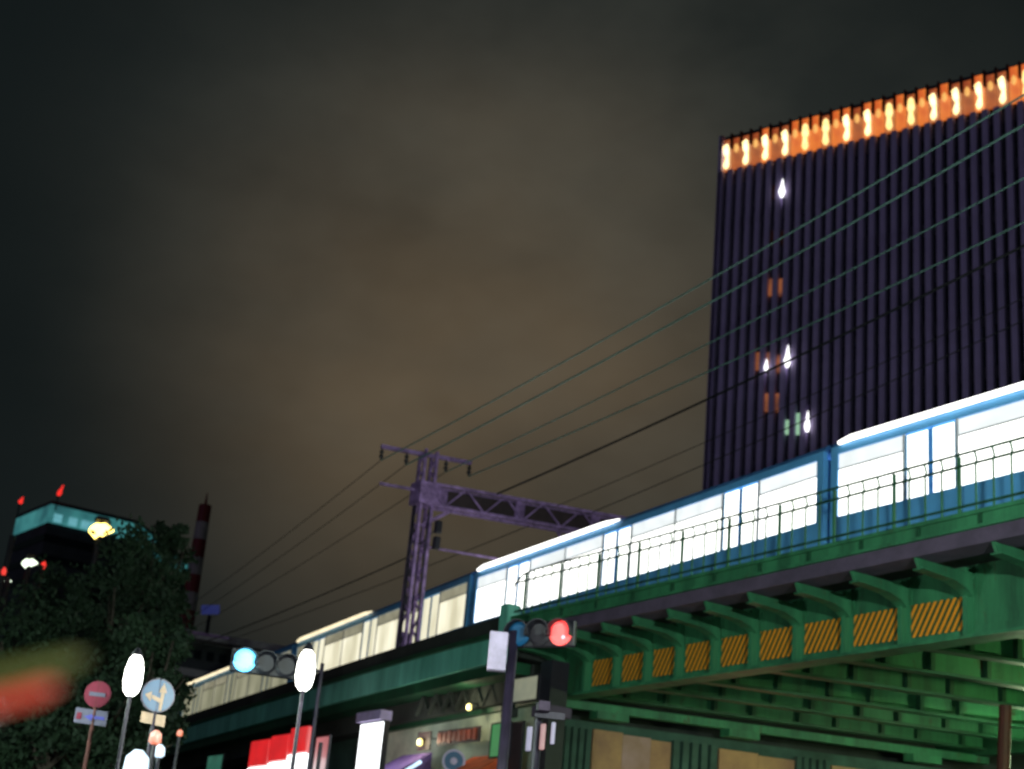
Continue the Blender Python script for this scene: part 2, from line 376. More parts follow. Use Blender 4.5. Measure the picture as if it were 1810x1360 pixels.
# ------------------------------------------------------------ abutment under the end of the bridge
ab = thing('bridge_abutment', 'tan panelled abutment wall with dark shuttered bays under the end beam of the bridge', 'abutment wall', (-32, 24, 0))
skb(MB(), -32.9, 21.3, 40, .75, 0, 7.2).build('wall_core', M_wallg, ab)
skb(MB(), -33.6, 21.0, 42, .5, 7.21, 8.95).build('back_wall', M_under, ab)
def ab_y(px):                     # where a bay edge stands along the skewed wall
    r = ray(px, 1300); t = (-32.1 - SK*GY)/(r.x - SK*r.y)
    return (r*t).y
def bay(p0, p1, z0, z1, m, name, t=.06):
    y0 = ab_y(p0); y1 = ab_y(p1); return skb(MB(), -32.13, y0, y1, t, z0, z1).build(name, m, ab)
bay(1048, 1100, 0, 7.02, M_brown, 'wall_panel'); bay(1100.5, 1150, 0, 6.98, M_pinkw, 'wall_panel'); bay(1150.5, 1186, 0, 6.94, M_brown, 'wall_panel')
bay(1272, 1340, 0, 6.95, M_brown, 'wall_panel'); bay(1340.5, 1404, 0, 6.9, M_brown, 'wall_panel')
bay(1470, 1560, 0, 6.9, M_brown, 'wall_panel')
for k, (a, b) in enumerate(((984, 1046), (1188, 1270), (1406, 1468))):
    y0 = ab_y(a); y1 = ab_y(b); n = 5
    for j in range(n):
        ya = y0+(y1-y0)*j/n; yb = y0+(y1-y0)*(j+.62)/n
        skb(MB(), -32.1, ya, yb, .10, 5.4, 7.0).build('shutter_slat', M_wallg, ab)

# ------------------------------------------------------------ shops under the viaduct
sh = thing('viaduct_shop_wall', 'pale green grey shop front wall under the viaduct with lilac lattice boards above', 'shop front', (-38, 21, 0))
def wallbox(px0, px1, z0, z1, y0, y1, m, name, parent=sh):
    a = at_y(px0, 1300, 21).x; b = at_y(px1, 1300, 21).x
    return MB().hexa([(a, y0+off(a), z0), (b, y0+off(b), z0), (b, y1+off(b), z0), (a, y1+off(a), z0), (a, y0+off(a), z1), (b, y0+off(b), z1), (b, y1+off(b), z1), (a, y1+off(a), z1)]).build(name, m, parent)
wallbox(642, 955, 0, 7.42, 21.02, 21.3, M_wall, 'wall')
wallbox(690, 955, 7.43, 7.55, 20.9, 21.3, M_greend, 'cornice')
wallbox(640, 690, 7.43, 7.55, 20.9, 21.3, M_greend, 'cornice')
wallbox(735, 905, 7.56, 8.05, 21.0, 21.04, M_lilac, 'lattice_board')
xa = at_y(735, 1300, 21).x; xb = at_y(905, 1300, 21).x; n = 7
for k in range(n):
    x0 = xa+(xb-xa)*k/n; x1 = xa+(xb-xa)*(k+1)/n; xm = (x0+x1)/2
    MB().beam((x0, 20.95, 7.57), (xm, 20.95, 8.06), .06, .13, (0, 1, 0)).build('brace', M_under, sh)
    MB().beam((xm, 20.95, 8.06), (x1, 20.95, 7.57), .06, .13, (0, 1, 0)).build('brace', M_under, sh)
wallbox(330, 640, 0, 7.6, 21.3, 21.6, M_wallg, 'side_wall')
# arches in the darker wall
for (p0, p1) in ((575, 618), (470, 545), (375, 450)):
    a = at_y(p0, 1300, 21.2).x; b = at_y(p1, 1300, 21.2).x; cx = (a+b)/2; r = abs(b-a)/2; yy = 21.2+off(cx)
    pts = [(cx-r, yy, .1)] + [(cx-r*math.cos(t), yy, 4.7+r*.8*math.sin(t)) for t in [math.pi*j/14 for j in range(15)]] + [(cx+r, yy, .1)]
    MB().prism(pts, (0, .12, 0)).build('arch_recess', M_shop, sh)
pil = thing('corner_pillar', 'dark square pillar between pale shop wall and bridge abutment', 'pillar', (-31.6, 20.8, 0))
a = at_y(962, 1280, 20.8)
MB().box(a.x-.05, a.x+.45, 20.6, 21.1, 0, 8.35).build('shaft', M_black, pil)
MB().box(a.x-.15, a.x+.55, 20.5, 21.2, 7.0, 7.25).build('capital', M_edge, pil)

def panel(px0, py0, px1, py1, y, m, name, label, cat, depth=.08, group=None, frame=None):
    a = at_y(px0, py0, y); b = at_y(px1, py1, y); x0, x1 = sorted((a.x, b.x)); z0, z1 = sorted((a.z, b.z)); o = off((x0+x1)/2)
    if y > 20 and o: pass
    t = thing(name, label, cat, ((x0+x1)/2, y, z0), group)
    MB().box(x0, x1, y-depth, y, z0, z1).build('face', m, t)
    fm = frame or M_black; e = .035
    f = MB(); f.box(x0-e, x0, y-depth-.02, y, z0-e, z1+e); f.box(x1, x1+e, y-depth-.02, y, z0-e, z1+e); f.box(x0, x1, y-depth-.02, y, z0-e, z0); f.box(x0, x1, y-depth-.02, y, z1, z1+e)
    f.build('frame', fm, t)
    return t, (x0, x1, z0, z1)
WY = 20.95
# rusty red lettering board on the pale wall: illegible strokes in the photograph
a = at_y(775, 1306, WY); b = at_y(846, 1296, WY)
lt = thing('letter_board', 'dark red unlit shop name board with blurred upright strokes on pale wall', 'sign', (a.x, WY, a.z-.15))
MB().box(a.x, b.x+.12, WY-.03, WY, a.z-.20, a.z+.20).build('backing', M_shop, lt)
w_ = (b.x-a.x)/8
for k in range(8):
    hh = random.uniform(.12, .17); MB().box(a.x+.05+k*w_, a.x+.05+k*w_+w_*.72, WY-.07, WY-.031, a.z-hh, a.z+hh).build('letter', M_darkred, lt)
def small_lamp(px, py, y, m, label, s=.1, plate=None):
    p = at_y(px, py, y); t = thing('wall_lamp', label, 'lamp', (p.x, p.y, p.z-s))
    MB().tube([(p.x, p.y, p.z-s), (p.x, p.y, p.z-s*.6), (p.x, p.y, p.z+s*.6), (p.x, p.y, p.z+s)], [s*.4, s*.8, s*.7, s*.2], 10).build('bulb', m, t, smooth=True)
    MB().beam((p.x, p.y, p.z+s), (p.x, p.y+.5, p.z+s*1.6), .03, .03).build('arm', M_black, t)
    glow('lamp_light', (p.x, p.y-.25, p.z), 22, (1, .9, .6), t, .08)
    if plate: MB().box(p.x-.35, p.x+.35, p.y+.12, p.y+.16, p.z-.2, p.z+.3).build('back_plate', plate, t)
    return t
small_lamp(742, 1312, 20.7, E_ylow, 'small yellow wall lamp on a dark plate left of the red lettering', .1, M_shop)
small_lamp(829, 1250, 20.7, E_ylow, 'small pale yellow lamp under the lilac lattice boards', .09)
panel(908, 1203, 952, 1236, 20.6, E_creamb, 'lit_board', 'cream lit board at the top of the wall beside the dark pillar', 'lit sign', .06)
t_, q = panel(874, 1282, 900, 1336, 20.8, E_green, 'green_panel', 'green lit upright panel behind the signal pole', 'sign', .06)
panel(907, 1280, 921, 1362, 20.85, M_shop, 'dark_door', 'narrow dark door panel right of the green panel', 'door', .05)
# white light box, red and white sign, banners
t_, q = panel(646, 1283, 677, 1375, 19.6, E_signw, 'light_box', 'tall glowing white light box sign at left end of pale shop wall', 'lit sign', .14)
MB().box(q[0]-.02, q[1]+.02, 19.3, 19.65, q[3]+.04, q[3]+.30).build('cap', M_lilac, t_)
MB().box((q[0]+q[1])/2-.05, (q[0]+q[1])/2+.05, 19.45, 19.6, 0, q[2]-.04).build('leg', M_black, t_)
rs = thing('shop_sign', 'glowing red and white shop sign of three square boxes over the pavement', 'lit sign', tuple(at_y(500, 1340, 18.5)))
for (p0, p1, pt) in ((452, 478, 1312), (488, 513, 1303), (523, 547, 1289)):
    a = at_y(p0, pt, 18.5); b = at_y(p1, pt+44, 18.5)
    MB().box(a.x, b.x, 18.35, 18.5, b.z+.02, a.z).build('red_box', E_signr, rs, .03)
    c_ = at_y(p1, 1375, 18.5)
    MB().box(a.x+.02, b.x+.05, 18.33, 18.5, c_.z, b.z).build('white_box', E_signw, rs, .03)
a = at_y(446, 1400, 18.5); b = at_y(552, 1400, 18.5)
MB().box(a.x, a.x+.07, 18.5, 18.6, 0, a.z+1.2).build('post', M_black, rs); MB().box(b.x, b.x+.07, 18.5, 18.6, 0, a.z+1.2).build('post', M_black, rs)
panel(563, 1305, 577, 1370, 18.9, E_pink, 'banner', 'narrow pink banner right of the red and white shop sign', 'banner', .05)
panel(371, 1338, 392, 1375, 20.6, E_tealdoor, 'lit_door', 'teal lit doorway left of the red and white shop sign', 'door', .06)
# awnings and the round blue sign low on the pale wall
aw = thing('awning', 'purple shop awning under the yellow wall lamp', 'awning', tuple(at_y(722, 1355, 20.6)))
p = at_y(722, 1330, 20.6); MB().prism([(p.x-.9, 20.9, p.z), (p.x-1.1, 20.1, p.z-.55), (p.x-1.1, 20.1, p.z-.7), (p.x-.9, 20.9, p.z-.7)], (1.7, 0, 0)).build('cloth', M_purple, aw)
tb = MB().tube([at_y(716, 1364, 19.9), at_y(743, 1347, 19.9)], .05, 8).build('tube_lamp', E_blu, aw, smooth=True)
aw2 = thing('awning', 'orange red shop awning right of the round blue sign', 'awning', tuple(at_y(845, 1360, 20.6)))
p = at_y(845, 1333, 20.6); MB().prism([(p.x-.75, 20.9, p.z), (p.x-.95, 20.1, p.z-.55), (p.x-.95, 20.1, p.z-.75), (p.x-.75, 20.9, p.z-.75)], (1.7, 0, 0)).build('cloth', M_orange, aw2)
def disc(mb, c, r, t, n=28, dirv=(0, -1, 0)):
    d = Vector(dirv).normalized(); return mb.tube([Vector(c), Vector(c)+d*t], r, n)
sg = thing('round_sign', 'round blue sign with pale ring and centre hung on the pale wall', 'sign', tuple(at_y(802, 1360, 20.3)))
p = at_y(802, 1346, 20.3); fc = (CAM-p).normalized(); fc.z = 0; fc.normalize()
disc(MB(), p, .30, .05, 28, fc).build('rim', M_lav, sg); disc(MB(), p+fc*.052, .24, .01, 28, fc).build('face', M_bluesign, sg); disc(MB(), p+fc*.064, .09, .01, 20, fc).build('centre', M_lav, sg)
MB().beam(p-fc*.001, p+Vector((0, .7, 0)), .04, .04).build('bracket', M_black, sg)

# ------------------------------------------------------------ train
RAIL = 9.2; CL = 17.3
def train_face(x):
    t = max(0, -26-x); return 23.0 + .11*t - .11*4*(1-math.exp(-t/4))
def make_car(wm, wu, lm, label):
    t = thing('train_carriage', label, 'train carriage', (0, 0, 0), 'carriages of the passing train')
    L_ = CL-.22; D = 2.85
    b = MB()
    b.box(0, L_, .04, D, .95, 1.32)                   # skirt
    lo = MB()
    lo.box(0, L_, 0, D, 1.32, 1.98)
    b2 = lo
    b2.box(0, L_, .0, .12, 3.44, 3.62); b2.box(0, L_, D-.12, D, 3.44, 3.62); b2.box(0, .22, 0, D, 1.98, 3.44); b2.box(L_-.22, L_, 0, D, 1.98, 3.44)
    xs_ = [.5]; doors = [(2.2, 3.6), (7.75, 9.15), (13.3, 14.7)]
    lo.box(0, L_, .9, D-.9, 1.981, 3.439)   # inner core behind glass
    lo.build('body', M_blue, t)
    b.build('skirt', M_bandl, t)
    # curved roof
    pts = []
    for k in range(13):
        a = math.pi*k/12; pts.append((0, D/2-(D/2)*math.cos(a)*(.98), 3.62+.34*math.sin(a)**.8))
    MB().prism(pts, (L_, 0, 0)).build('roof', M_roof, t)
    for xx in (3.4, 10.4):
        u = MB().box(xx, xx+2.2, .8, 2.1, 3.93, 4.1).build('air_conditioner', M_rgrey, t, .06)
        g = MB()
        for k in range(6): g.box(xx+.2+k*.3, xx+.35+k*.3, .78, .80, 3.96, 4.07)
        g.build('grille', M_black, u)
    segs = [(.23, 2.14), (3.66, 5.65), (5.71, 7.69), (9.21, 11.2), (11.26, 13.24), (14.76, 16.85)]
    for a, c in segs:
        for yy in (.03, D-.05):
            wn = MB().box(a, c, yy, yy+.02, 2.0, 3.06).build('window', wm, t)
            MB().box(a, c, yy, yy+.02, 3.09, 3.43).build('window_smear_pane', wu, wn)  # added pane standing for the window light smeared upward
            MB().box(a, c, yy-.012 if yy < 1 else yy+.012, yy+.015, 3.06, 3.09).build('transom', M_rgrey, wn)
    for a, c in doors:
        for s, e in ((a, (a+c)/2-.015), ((a+c)/2+.015, c)):
            d = MB().box(s, e, .02, .06, 1.36, 1.98)
            d.box(s, s+.05, .02, .06, 1.98, 3.4); d.box(e-.05, e, .02, .06, 1.98, 3.4)
            dd = d.build('door', M_silver if False else M_blue, t)
            MB().box(s+.05, e-.05, .03, .05, 2.0, 3.4).build('door_window', wm, dd)
    # pillars
    edges = [2.1, 2.2, 3.6, 3.7, 5.25, 5.4, 7.0, 7.1, 8.5, 8.6, 10.2, 10.35, 11.9, 12.0, 13.4, 13.5, 15.1]
    for a, c in ((2.14, 2.2), (3.6, 3.66), (5.65, 5.71), (7.69, 7.75), (9.15, 9.21), (11.2, 11.26), (13.24, 13.3), (14.7, 14.76)):
        MB().box(a, c, 0.005, .1, 1.98, 3.44).build('pillar', M_silver, t)
    MB().tube([(.30, -.05, 3.66), (.7, -.06, 3.70), (7.9, -.06, 3.70), (8.6, -.05, 3.68)], [.05, .075, .07, .03], 8).build('light_trail_strip', lm, t, smooth=True)  # added glowing strip, shaped after the light trail of the passing train
    MB().box(-.21, 0, .9, 1.95, 1.1, 3.2).build('gangway', M_black, t)
    for xx in (1.6, 12.0):
        bg_ = MB().box(xx, xx+2.4, .35, 2.5, .35, .8).build('bogie', M_black, t)
        for wx in (.3, 1.7):
            for wy in (.4, 2.3): MB().tube([(xx+wx+.2, wy, .43), (xx+wx+.2, wy+.12, .43)], .43, 16).build('wheel', M_rgrey, bg_)
    return t
car_w = make_car(E_win, E_winu, E_trail, 'brightly lit sky blue train carriage nearest the right edge, in front of the striped tower')
car_y = make_car(E_win2, E_win2u, E_trail2, 'warm lit blue train carriage passing behind the catenary mast')
car_d = make_car(E_win3, E_win2u, E_trail2, 'dim yellowish train carriage farthest left behind the lamps')
cl = [(-24.0, car_w, 'brightly lit sky blue train carriage in front of the striped tower, at the right edge'),
      (-6.7, None, 'brightly lit sky blue train carriage out beyond the right end of the view'),
      (-41.3, None, 'brightly lit blue train carriage between the catenary truss and the tower'),
      (-58.6, car_y, 'warm lit blue train carriage crossed by the violet catenary mast'),
      (-75.9, car_d, 'dim yellowish train carriage just left of the white street lamp in front of the viaduct'),
      (-93.2, None, 'dim train carriage farthest left, fading behind the dark trees')]
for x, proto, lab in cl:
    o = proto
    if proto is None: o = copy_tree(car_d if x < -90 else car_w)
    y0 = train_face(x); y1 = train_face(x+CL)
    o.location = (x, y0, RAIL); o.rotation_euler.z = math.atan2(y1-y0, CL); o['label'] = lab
# rails
for dy in (.65, 1.75):
    mb = MB(); px_ = [8, -10, -26] + [-30-4*i for i in range(16)]
    for a, b in zip(px_[:-1], px_[1:]): mb.beam((a, train_face(a)+dy, 9.12), (b, train_face(b)+dy, 9.12), .07, .15)
    tag(mb.build('rail', M_rgrey), kind='structure')

# ------------------------------------------------------------ catenary gantry
MY = 21.6
ga = thing('catenary_gantry', 'violet grey lattice mast with cross arms and a long truss reaching over the train', 'catenary gantry', (-40.4, MY, 9))
mx = -40.35; hw = .20
ztop = at_y(760, 793, MY).z; ztr = at_y(757, 872, MY).z
for sx in (-1, 1):
    for sy in (-1, 1):
        MB().beam((mx+sx*hw*1.15, MY+sy*hw, 8.9), (mx+sx*hw*.85, MY+sy*hw, ztop-.1), .09, .09).build('leg', M_mast, ga)
z = 9.2; k = 0
while z < ztop-.5:
    for sy in (-1, 1):
        MB().beam((mx-hw if k % 2 else mx+hw, MY+sy*(hw+.02), z), (mx+hw if k % 2 else mx-hw, MY+sy*(hw+.02), z+.42), .03, .07, (0, 1, 0)).build('brace', M_mast, ga)
    z += .42; k += 1
tip = Vector((mx, MY, ztr)); tdir = Vector((.25, .97, 0)).normalized()
LEN = 11.5; side = Vector((tdir.y, -tdir.x, 0))*.22
for sg_ in (-1, 1):
    for zz_ in (.33, -.33):
        MB().beam(tip+side*sg_+Vector((0, 0, zz_)), tip+tdir*LEN+side*sg_+Vector((0, 0, zz_)), .09, .09).build('truss_chord', M_mast, ga)
nb = 18
for k in range(nb):
    a = tip+tdir*(LEN*k/nb); b = tip+tdir*(LEN*(k+1)/nb)
    for sg_ in (-1, 1):
        z0 = -.33 if k % 2 else .33
        MB().beam(a+side*sg_+Vector((0, 0, z0)), b+side*sg_+Vector((0, 0, -z0)), .05, .05).build('truss_brace', M_mast, ga)
    if k % 4 == 1: MB().beam(a+Vector((0, 0, -.3)), a+Vector((0, 0, .3)), .5, .16, (1, 0, 0)).build('truss_frame', M_mast, ga)
MB().beam(tip+Vector((0, 0, -1.0)), tip+tdir*1.0+Vector((0, 0, -.3)), .1, .1).build('knee_brace', M_mast, ga)
MB().box(mx-.33, mx+.33, MY-.33, MY+.33, ztr-.36, ztr+.34).build('junction_box', M_mast, ga)
def arm(p0, p1, z_shift=0, ins=()):
    # arms run along the truss direction through the mast
    za = at_y(p0[0], p0[1], MY).z
    return za
zarm = ztop-.22
ad = Vector((.25, .97, 0)).normalized()
def on_arm(d, zc, px):            # distance along the arm at which it meets a measured column
    best = min((abs(projx(Vector((mx, MY, zc))+d*s)-px), s) for s in [i*.05-4 for i in range(160)]); return best[1]
def projx(P): q = P-CAM; return 905+F_PX*q.dot(RT)/q.dot(FW)
s0 = on_arm(ad, zarm, 672); s1 = on_arm(ad, zarm, 832)
A0 = Vector((mx, MY, zarm))+ad*s0; A1 = Vector((mx, MY, zarm))+ad*s1
ca = MB().beam(A0, A1, .10, .12).build('cross_arm', M_mast, ga)
ins_pts = []
for s in (s0+.05, s0*.45, s1*.42, s1-.05):
    p = Vector((mx, MY, zarm))+ad*s
    MB().tube([p, p-Vector((0, 0, .12)), p-Vector((0, 0, .16)), p-Vector((0, 0, .25)), p-Vector((0, 0, .30)), p-Vector((0, 0, .42))], [.03, .03, .08, .03, .08, .03], 8).build('insulator', M_black, ca)
    ins_pts.append(p-Vector((0, 0, .45)))
z2 = ztr+.1; s2 = on_arm(ad, z2, 670)
MB().beam(Vector((mx, MY, z2))+ad*s2, Vector((mx, MY, z2)), .07, .08).build('lower_arm', M_mast, ga)
z3 = at_y(770, 955, MY).z; MB().beam((mx, MY, z3), Vector((mx, MY, z3))+ad*2.6, .05, .06).build('short_arm', M_mast, ga)
for zq in (9.9, 11.0, 12.1, 13.1):
    MB().box(mx-.42, mx-.22, MY-.15, MY+.15, zq, zq+.45).build('cable_box', M_black, ga, .03)
for zq in (12.9, 13.4): MB().box(mx+.28, mx+.48, MY+.3, MY+.5, zq, zq+.4).build('cable_box', M_black, ga, .03)
MB().beam((mx, MY, z3), (mx+.36, MY+.4, 13.6), .03, .03).build('stay', M_black, ga)
tray = MB(); sv = Vector((0, 0, 0))
tray.beam(tip+tdir*.5, tip+tdir*(LEN-.1), .12, .46)
tray.build('cable_tray', M_shop, ga)
for dx, dy in ((-.08, -.28), (.06, -.29), (.26, .1), (-.26, .05)):
    MB().tube([(mx+dx, MY+dy, 9), (mx+dx+.03, MY+dy, 11), (mx+dx-.03, MY+dy, 12.6), (mx+dx, MY+dy, ztr-.4)], .028, 6).build('cable', M_black, ga)
# V hanger below the truss
for kk in (4.9,):
    a = tip+tdir*(kk-.55)+Vector((0, 0, -.3)); b = tip+tdir*(kk+.75)+Vector((0, 0, -.3)); c_ = tip+tdir*(kk+.1)+Vector((0, 0, -1.15))
    MB().beam(a, c_, .08, .08).build('hanger', M_mast, ga); MB().beam(b, c_, .08, .08).build('hanger', M_mast, ga)
    MB().beam(c_, c_-Vector((0, 0, .6)), .1, .1).build('drop_post', M_mast, ga)
far = thing('catenary_mast', 'far leg of the catenary gantry standing behind the train', 'mast', tuple(tip+tdir*LEN-Vector((0, 0, ztr-9))))
e = tip+tdir*LEN
for s in (-1, 1): MB().beam((e.x+s*.18, e.y, 8.9), (e.x+s*.18, e.y, ztr+.2), .12, .3).build('leg', M_mast, far)
for k in range(8): MB().beam((e.x-.15, e.y, 9.2+k*.6), (e.x+.15, e.y, 9.7+k*.6), .04, .06, (0, 1, 0)).build('brace', M_mast, far)

# wires: measured where they pass, hung in the plane of their insulator
def wire(label, start, pts, y, m, r=.016, left=None, cat='wire'):
    P = [at_y(a, b, y+(0 if a > 600 else 1.0)) for a, b in pts]
    P = [Vector(start)] + P if start is not None else P
    # smooth through the points (quadratic in x)
    o = MB().tube(P, r, 6).build('overhead_wire', m)
    return tag(o, label, cat, 'overhead wires')
I = ins_pts
def sag(a, b, s, n=14):
    a = Vector(a); b = Vector(b); return [a.lerp(b, i/n)-Vector((0, 0, s*4*(i/n)*(1-i/n))) for i in range(n+1)]
def hang(label, p, q_px, y, m, r, s):
    b = at_y(*q_px, y); b = p + (b-p)*1.35 if True else b
    o = MB().tube(sag(p, b, s), r, 6).build('overhead_wire', m); return tag(o, label, 'wire', 'overhead wires')
hang('topmost pale green wire from the left end of the mast cross arm', I[0], (1655, 245), I[0].y, M_wire, .020, .25)
hang('second pale green wire from the top, crossing the tower below its lit crown', I[1], (1810, 205), I[1].y, M_wire, .024, .25)
hang('third pale green wire from the top, leaving the mast just right of its head', I[2], (1810, 300), I[2].y, M_wire, .018, .25)
hang('fourth pale green wire, leaving the right end of the mast cross arm', I[3], (1810, 378), I[3].y, M_wire, .020, .25)
T = lambda s, dz=-.3: tip+tdir*s+Vector((0, 0, dz))
hang('thick dark feeder cable rising from the truss across the sky to the tower', T(2.2, .35), (1700, 478), T(2.2).y, M_wired, .030, .2)
hang('thin dark contact wire over the train, lowest of those right of the mast', T(5.4, .3), (1640, 640), T(5.4).y, M_wired, .014, .1)
hang('thin dark wire just above the lowest one, right of the mast', T(4.2, .3), (1640, 600), T(4.2).y, M_wired, .011, .1)
def hangl(label, p, q_px, y, r, s, m=None):
    b = at_y(*q_px, y); o = MB().tube(sag(p, b, s), r, 6).build('overhead_wire', m or M_wired); return tag(o, label, 'wire', 'overhead wires')
hangl('dark wire running down left from the left tip of the mast cross arm', I[0], (262, 1120), 25, .013, .2)
hangl('dark wire running down left beside the tip wire of the mast', I[1], (266, 1138), 25.3, .013, .2)
hangl('dark wire running down left from the mast just under its head', I[2], (270, 1150), 25.6, .013, .2)
hangl('dark thick cable running down left from halfway up the mast', T(.4, -1.6), (262, 1170), 26, .024, .2)
hangl('dark wire running down left behind the mast foot', T(3.5, -.4), (264, 1178), 29, .014, .2)

q_ = at_y(264, 1140, 25.5)
fm2 = thing('catenary_mast', 'distant catenary mast at the far left end of the wires, behind the trees', 'mast', (q_.x, 25.5, 9))
for s_ in (-1, 1): MB().beam((q_.x+s_*.18, 25.5, 8.9), (q_.x+s_*.18, 25.5, q_.z+1.2), .1, .1).build('leg', M_mast, fm2)
MB().beam((q_.x-.6, 23.5, q_.z+1), (q_.x+.4, 29.5, q_.z+1), .1, .12).build('cross_arm', M_mast, fm2)
# ------------------------------------------------------------ striped tower
P0 = at_depth(1276, 240, 122)
fd = Vector((.928, .373, 0)).normalized(); nrm = Vector((.373, -.928, 0)).normalized()      # along the front, out of the front
if nrm.dot(CAM-P0) < 0: nrm = -nrm
HT = P0.z; 
tw = thing('office_tower', 'dark slab office tower of violet upright fins with an orange lit crown', 'office tower', (P0.x, P0.y, 0))
tw.rotation_euler.z = math.atan2(fd.y, fd.x)      # local x along the front, local -y out of the front
sgn = -1
FS = .845; NF = 38; Wd = FS*(NF-1)
def lmesh(mb, name, m, loc=(0, 0, 0), bevel=0): return link(name, mb.mesh(name, m, (0, 0, 0), bevel), tw, loc)
lmesh(MB().box(.1, Wd-.1, .5, 24, 0, HT-.25), 'core', M_glass)
lmesh(MB().box(-.2, Wd+.2, .45, 24.2, HT-.25, HT+.05), 'roof_slab', M_black)
lmesh(MB().box(-.25, .1, 0, 24.2, 0, HT), 'side_wall', M_fin)
fin = MB().box(-.215, .215, 0, .48, 0, HT-3.25).mesh('fin', M_fin)
fint = MB().box(-.08, .08, -.02, .30, HT-1.3, HT-.02).mesh('crown_fin', M_rust)
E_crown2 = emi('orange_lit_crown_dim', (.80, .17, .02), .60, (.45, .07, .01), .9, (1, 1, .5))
E_crownl2 = emi('crown_lamp_hot', (1, .88, .50), 2.2, (1, .70, .25), 1.5)
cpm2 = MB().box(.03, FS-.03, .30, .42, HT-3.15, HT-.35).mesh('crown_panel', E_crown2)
clm2 = MB().tube([(FS*.46, .12, HT-3.0), (FS*.5, .12, HT-2.75), (FS*.62, .12, HT-2.1), (FS*.5, .12, HT-1.7), (FS*.42, .12, HT-1.1), (FS*.55, .12, HT-.85)], [.10, .22, .12, .20, .24, .06], 10).mesh('crown_lamp', E_crownl2)
rc = random.Random(5)
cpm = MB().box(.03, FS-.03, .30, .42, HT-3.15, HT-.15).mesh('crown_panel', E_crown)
clm = MB().tube([(FS*.5, .12, HT-2.95), (FS*.5, .12, HT-2.7), (FS*.5, .12, HT-2.0), (FS*.5, .12, HT-1.6), (FS*.5, .12, HT-.95), (FS*.5, .12, HT-.75)], [.12, .24, .15, .27, .22, .08], 10).mesh('crown_lamp', E_crownl)
csm = MB().tube([(FS*.5, .12, HT-1.75), (FS*.5, .12, HT-1.55), (FS*.5, .12, HT-1.2), (FS*.5, .12, HT-1.0)], [.06, .17, .17, .06], 10).mesh('crown_lamp', E_crownw)
for k in range(NF):
    link('fin', fin, tw, (k*FS, 0, 0)); link('crown_fin', fint, tw, (k*FS, 0, 0))
    if k < NF-1:
        link('crown_panel', cpm if rc.random() < .55 else cpm2, tw, (k*FS, 0, 0))
        link('crown_lamp', (clm if rc.random() < .45 else clm2) if k % 2 == 0 else csm, tw, (k*FS, 0, 0))
for k in range(20):
    zf = HT-3.6-k*3.85
    lmesh(MB().box(0, Wd, .40, .49, zf-.9, zf), 'spandrel', M_black)
def tw_local(px, py):
    r = ray(px, py); t = (P0-CAM).dot(nrm)/r.dot(nrm); q = CAM+r*t-P0; return q.dot(fd), CAM.z+r.z*t
def twin(px, py, wpx, hpx, m, name='window'):
    x, z = tw_local(px, py); s = .036*wpx/2; h = .040*hpx/2
    k = round((x-FS/2)/FS); xc = k*FS+FS/2
    if name == 'window': lmesh(MB().box(xc-.19, xc+.19, .25, .45, z-h, z+h), 'window', m)
    else: lmesh(MB().tube([(xc, -.1, z-h), (xc, -.15, z-h*.5), (xc, -.1, z+.1), (xc, -.05, z+h)], [.10, s*.9, s*.5, .02], 10), 'window_lamp', m)
for (px, py) in ((1362, 505), (1380, 505), (1358, 636), (1378, 640), (1362, 708), (1380, 708), (1340, 636)): twin(px, py, 12, 34, E_wino)
for (px, py) in ((1362, 338), (1362, 418), (1380, 418)): twin(px, py, 12, 30, mat('dim_orange_pane', (.25, .07, .02), .3, 0, .3, 1, 0))
twin(1385, 333, 16, 40, E_winw, 'l'); twin(1384, 632, 16, 44, E_winw, 'l'); twin(1362, 645, 9, 24, E_winw, 'l')
twin(1432, 745, 13, 40, E_winw, 'l'); twin(1396, 752, 12, 26, E_wing); twin(1416, 746, 12, 40, E_wing)

# ------------------------------------------------------------ distant left: cyan crowned tower, striped mast, low building
B_ = at_depth(92, 886, 300); Z1 = B_.z
A_ = at_z(30, 912, Z1); C_ = at_z(245, 922, Z1)
ct = thing('distant_tower', 'distant dark tower with a cyan floodlit top storey above the trees', 'tower', (B_.x, B_.y, 0))
back = Vector((-30, 25, 0))
base = [A_, B_, C_, C_+back, A_+back]
MB().prism([(p.x, p.y, 0) for p in base], (0, 0, Z1-4.3)).build('shaft', M_farb, ct)
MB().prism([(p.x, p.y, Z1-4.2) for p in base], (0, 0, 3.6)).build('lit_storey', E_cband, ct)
MB().prism([(p.x, p.y, Z1-.55) for p in base], (0, 0, .7)).build('parapet', M_farb, ct)
dBC = (C_-B_); nBC = Vector((dBC.y, -dBC.x, 0)).normalized()
if nBC.dot(CAM-B_) < 0: nBC = -nBC
for s in (.05, .22, .36, .46, .60):
    a = B_+dBC*s+nBC*.3; b = B_+dBC*(s+.09)+nBC*.3
    MB().prism([(a.x, a.y, Z1-4), (b.x, b.y, Z1-4), (b.x, b.y, Z1-2.4), (a.x, a.y, Z1-2.4)], nBC*.1).build('bright_window', E_cbandb, ct)
for k in range(12):
    for (u, v) in ((A_, B_), (B_, C_)):
        d = (v-u); nn_ = Vector((d.y, -d.x, 0)).normalized()
        if nn_.dot(CAM-u) < 0: nn_ = -nn_
        zq = Z1-8-k*4
        MB().prism([(u.x, u.y, zq), (v.x, v.y, zq), (v.x, v.y, zq+1.4), (u.x, u.y, zq+1.4)], nn_*.15).build('window_band', M_glass, ct)
